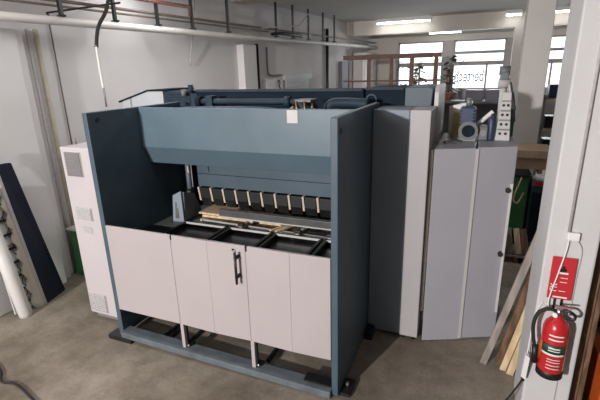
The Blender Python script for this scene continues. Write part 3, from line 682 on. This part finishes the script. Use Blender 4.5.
for x in (.46, .62, .76): B().box(x, x+.06, 5.95, 6.19, 0, .08).build('skid', M['brownw'], t)
for i in range(3): B().box(.44, .84, 5.95+.085*i, 6.02+.085*i, .08, .105).build('deck_board', M['greyplank'], t)
for i, (x, lab, m) in enumerate(((.58, 'left grey plank standing on the pallet', 'greyplank'), (.68, 'middle pale plank standing on the pallet', 'ply'), (.77, 'right brown plank standing on the pallet', 'brownw'))):
    tag(B().bar((x, 5.99, .118), (x-.04, 6.24, .40), .075, .03, (0, -1, 0)).build('plank', M[m], None, .003), lab, 'plank', 'planks on the pallet')
for i, z in enumerate((.146, .227, .308, .389)):
    tag(B().cyl((.475, 5.96, z), (.475, 6.16, z), .040, 14).build('pipe_end', M['white']), 'white pipe end, %s in the column beside the pallet planks' % ('lowest', 'second from below', 'second from top', 'topmost')[i], 'pipe', 'white pipe ends')

# shelves glimpsed between column and pillar
t = thing('shelf_rack', 'shelf of dark parts seen between the beige column and the white pillar', 'shelf', (1.3, 8.5, 0))
for x in (1.0, 1.75): B().box(x, x+.04, 8.3, 8.8, 0, 2.1).build('upright', M['steel'], t)
for z in (.5, 1.0, 1.5, 2.0): B().box(1.0, 1.79, 8.3, 8.8, z, z+.03).build('shelf_board', M['board'], t)
for i, (x, z, w_, h_, m, lab) in enumerate(((1.08, 1.53, .18, .2, 'black', 'black box at left on the second shelf from the top'), (1.26, 1.53, .2, .26, 'dusk', 'slate box at middle on the second shelf from the top'),
        (1.08, 2.03, .22, .22, 'blue', 'blue box on the top shelf'), (1.09, 1.03, .18, .3, 'black', 'black box on the middle shelf of the dark parts rack'), (1.3, 1.03, .2, .2, 'redbrown', 'rust brown box on the middle shelf of the dark parts rack'),
        (1.35, 2.03, .15, .12, 'white', 'white box on the top shelf'))):
    tag(B().box(x, x+w_, 8.4, 8.7, z+.001, z+h_).build('parts_box', M[m], None, .006), lab, 'box', 'boxes on the far shelf')

# ------------------------------------------------------------------ far end: brown frame, plants
t = thing('brown_frame', 'rust brown steel frame standing before the far windows', 'frame', (-2.0, 12.3, 0))
B().box(-3.7, -1.02, 12.2, 12.32, 2.83, 2.95).build('top_rail', M['framebrown'], t, .006)
for x in (-3.0, -2.37, -1.83, -1.2): B().box(x, x+.11, 12.21, 12.31, 0, 2.83).build('post', M['framebrown'], t, .006)
B().box(-3.7, -1.02, 12.22, 12.28, 2.22, 2.27).build('lower_rail', M['framebrown'], t)
B().box(-3.7, -1.02, 12.22, 12.28, 1.2, 1.26).build('lower_rail', M['framebrown'], t)
def plant(x, y, z, h, rad, n, label, pot=True):
    t = thing('potted_plant', label, 'plant', (x, y, z))
    if pot:
        B().lathe([(.11, z+.001), (.15, z+.22), (.165, z+.25), (.14, z+.25)], x, y, 18).build('pot', M['pot'], t)
    st = B(); lf = B()
    for i in range(n):
        a = random.uniform(0, 2*math.pi); rr_ = rad*math.sqrt(random.random()); zz = z+.28+h*random.random()
        tip = Vector((x+rr_*math.cos(a), y+rr_*math.sin(a), zz))
        if i % 4 == 0: st.tube([(x, y, z+.2), ((x+tip.x)/2, (y+tip.y)/2, zz-.1), tip], .008, 5)
        d = Vector((math.cos(a), math.sin(a), random.uniform(-.6, .4))).normalized(); s = Vector((-math.sin(a), math.cos(a), 0))
        l = random.uniform(.20, .34); w_ = l*.3
        p = [tip, tip+d*l*.4+s*w_, tip+d*l, tip+d*l*.4-s*w_]
        lf.slab(p, (0, 0, .004))
    st.build('stems', M['brownw'], t); lf.build('foliage', M['leaf'], t)
plant(-1.95, 14.0, 1.1, 1.35, .40, 90, 'leafy potted plant on a tall stand behind the brown frame')
tag(B().box(-2.2, -1.7, 13.8, 14.2, 0, 1.1).build('plant_stand', M['redbrown'], None, .01), 'rust brown plant stand under the leafy plant behind the frame', 'stand')
plant(-.98, 15.3, 1.5, 1.15, .26, 70, 'darker potted plant on the window bench beside the lettered window')
t = thing('window_bench', 'dark workbench along the far window wall', 'workbench', (0, 15.3, 0))
B().box(-1.2, 1.5, 14.9, 15.8, 1.42, 1.5).build('bench_top', M['dusk'], t, .006)
for x in (-1.1, 1.4):
    for y in (14.95, 15.7): B().box(x, x+.06, y, y+.06, 0, 1.42).build('leg', M['steel'], t)
B().box(-1.1, 1.4, 15.6, 15.65, .2, 1.4).build('back_board', M['dusk'], t)
for i, (x, w_, h_, lab) in enumerate(((-.42, .5, .34, 'left dark crate on the far window bench'), (.18, .42, .34, 'right dark crate on the far window bench'))):
    tag(B().box(x, x+w_, 15.0, 15.4, 1.501, 1.5+h_).build('dark_crate', M['dusk'], None, .008), lab, 'crate', 'dark crates on the far bench')

# ------------------------------------------------------------------ lamps
def tube_lamp(x0, x1, y, z, label, power=0):
    t = thing('tube_lamp', label, 'lamp', ((x0+x1)/2, y, z), 'ceiling tube lamps')
    B().box(x0, x1, y-.05, y+.05, z+.03, CZ).build('lamp_housing', M['white'], t, .006)
    B().cyl((x0+.02, y, z), (x1-.02, y, z), .024, 12).build('lamp_tube', M['tube'], t)
    if power:
        l = bpy.data.lights.new('tube_light', 'AREA'); l.shape = 'RECTANGLE'; l.size = x1-x0; l.size_y = .12; l.energy = power; l.color = (1, .985, .97)
        lo = bpy.data.objects.new('tube_light', l); COL.objects.link(lo); lo.parent = t; lo.location = (0, 0, -.04)
tube_lamp(-3.08, -1.50, 13.6, 3.87, 'lit ceiling tube lamp at middle, in front of the far beam', 6)
tube_lamp(.45, .86, 13.6, 3.87, 'short lit ceiling lamp just left of the beige column', 1.5)
tube_lamp(1.45, 2.1, 13.6, 3.87, 'lit ceiling lamp between the beige column and the white pillar', 2)
tube_lamp(-1.7, -.7, 15.1, 3.62, 'far ceiling lamp beyond the beam near the windows', 5)
P = 27  # power of the unseen lamps added to light the hall
for x, y, wds in ((-2.0, 5.7, 'over the rear of the press'), (-3.75, 5.0, 'beside the left wall behind the press'), (-3.2, 2.6, 'over the white electrical cabinet'),
                  (-3.0, -.6, 'over the floor left of the viewer'), (-3.2, -2.4, 'over the floor behind the viewer'), (-3.0, -4.4, 'at the near end of the hall')):
    tube_lamp(x-.7, x+.7, y, 3.86, 'added unseen ceiling tube lamp %s' % wds, P)

# added key spot, unseen behind the viewer, and daylight through the far windows
def area(name, loc, target, sx, sy, power, col):
    l = bpy.data.lights.new(name, 'AREA'); l.shape = 'RECTANGLE'; l.size = sx; l.size_y = sy; l.energy = power; l.color = col
    o = bpy.data.objects.new(name, l); COL.objects.link(o); o.location = loc
    o.rotation_euler = (Vector(target)-Vector(loc)).to_track_quat('-Z', 'Y').to_euler(); return o
k = bpy.data.lights.new('added_key_spot', 'SPOT'); k.energy = 3900; k.spot_size = R(72); k.spot_blend = .55; k.shadow_soft_size = .12; k.color = (1, .955, .935)
ko = bpy.data.objects.new('added_key_spot', k); COL.objects.link(ko); ko.location = (-3.6, -5.6, 3.3)
ko.rotation_euler = (Vector((-.35, 3.2, 1.0))-ko.location).to_track_quat('-Z', 'Y').to_euler()
area('daylight_far', (-.2, YB+.6, 2.7), (-.2, 8, 1.2), 4.5, 1.6, 260, (.93, .96, 1))
area('daylight_far', (4.0, YB+.6, 2.7), (3.5, 8, 1.2), 4.5, 1.6, 260, (.93, .96, 1))

wd = bpy.data.worlds.new('sky'); scn.world = wd; wd.use_nodes = True
nt = wd.node_tree; bg = nt.nodes['Background']
bg.inputs[0].default_value = (.97, .98, 1, 1); bg.inputs[1].default_value = 2.3

vs = scn.view_settings
vs.view_transform = 'Standard'; vs.look = 'None'; vs.gamma = 1; vs.use_curve_mapping = False; vs.exposure = -.12
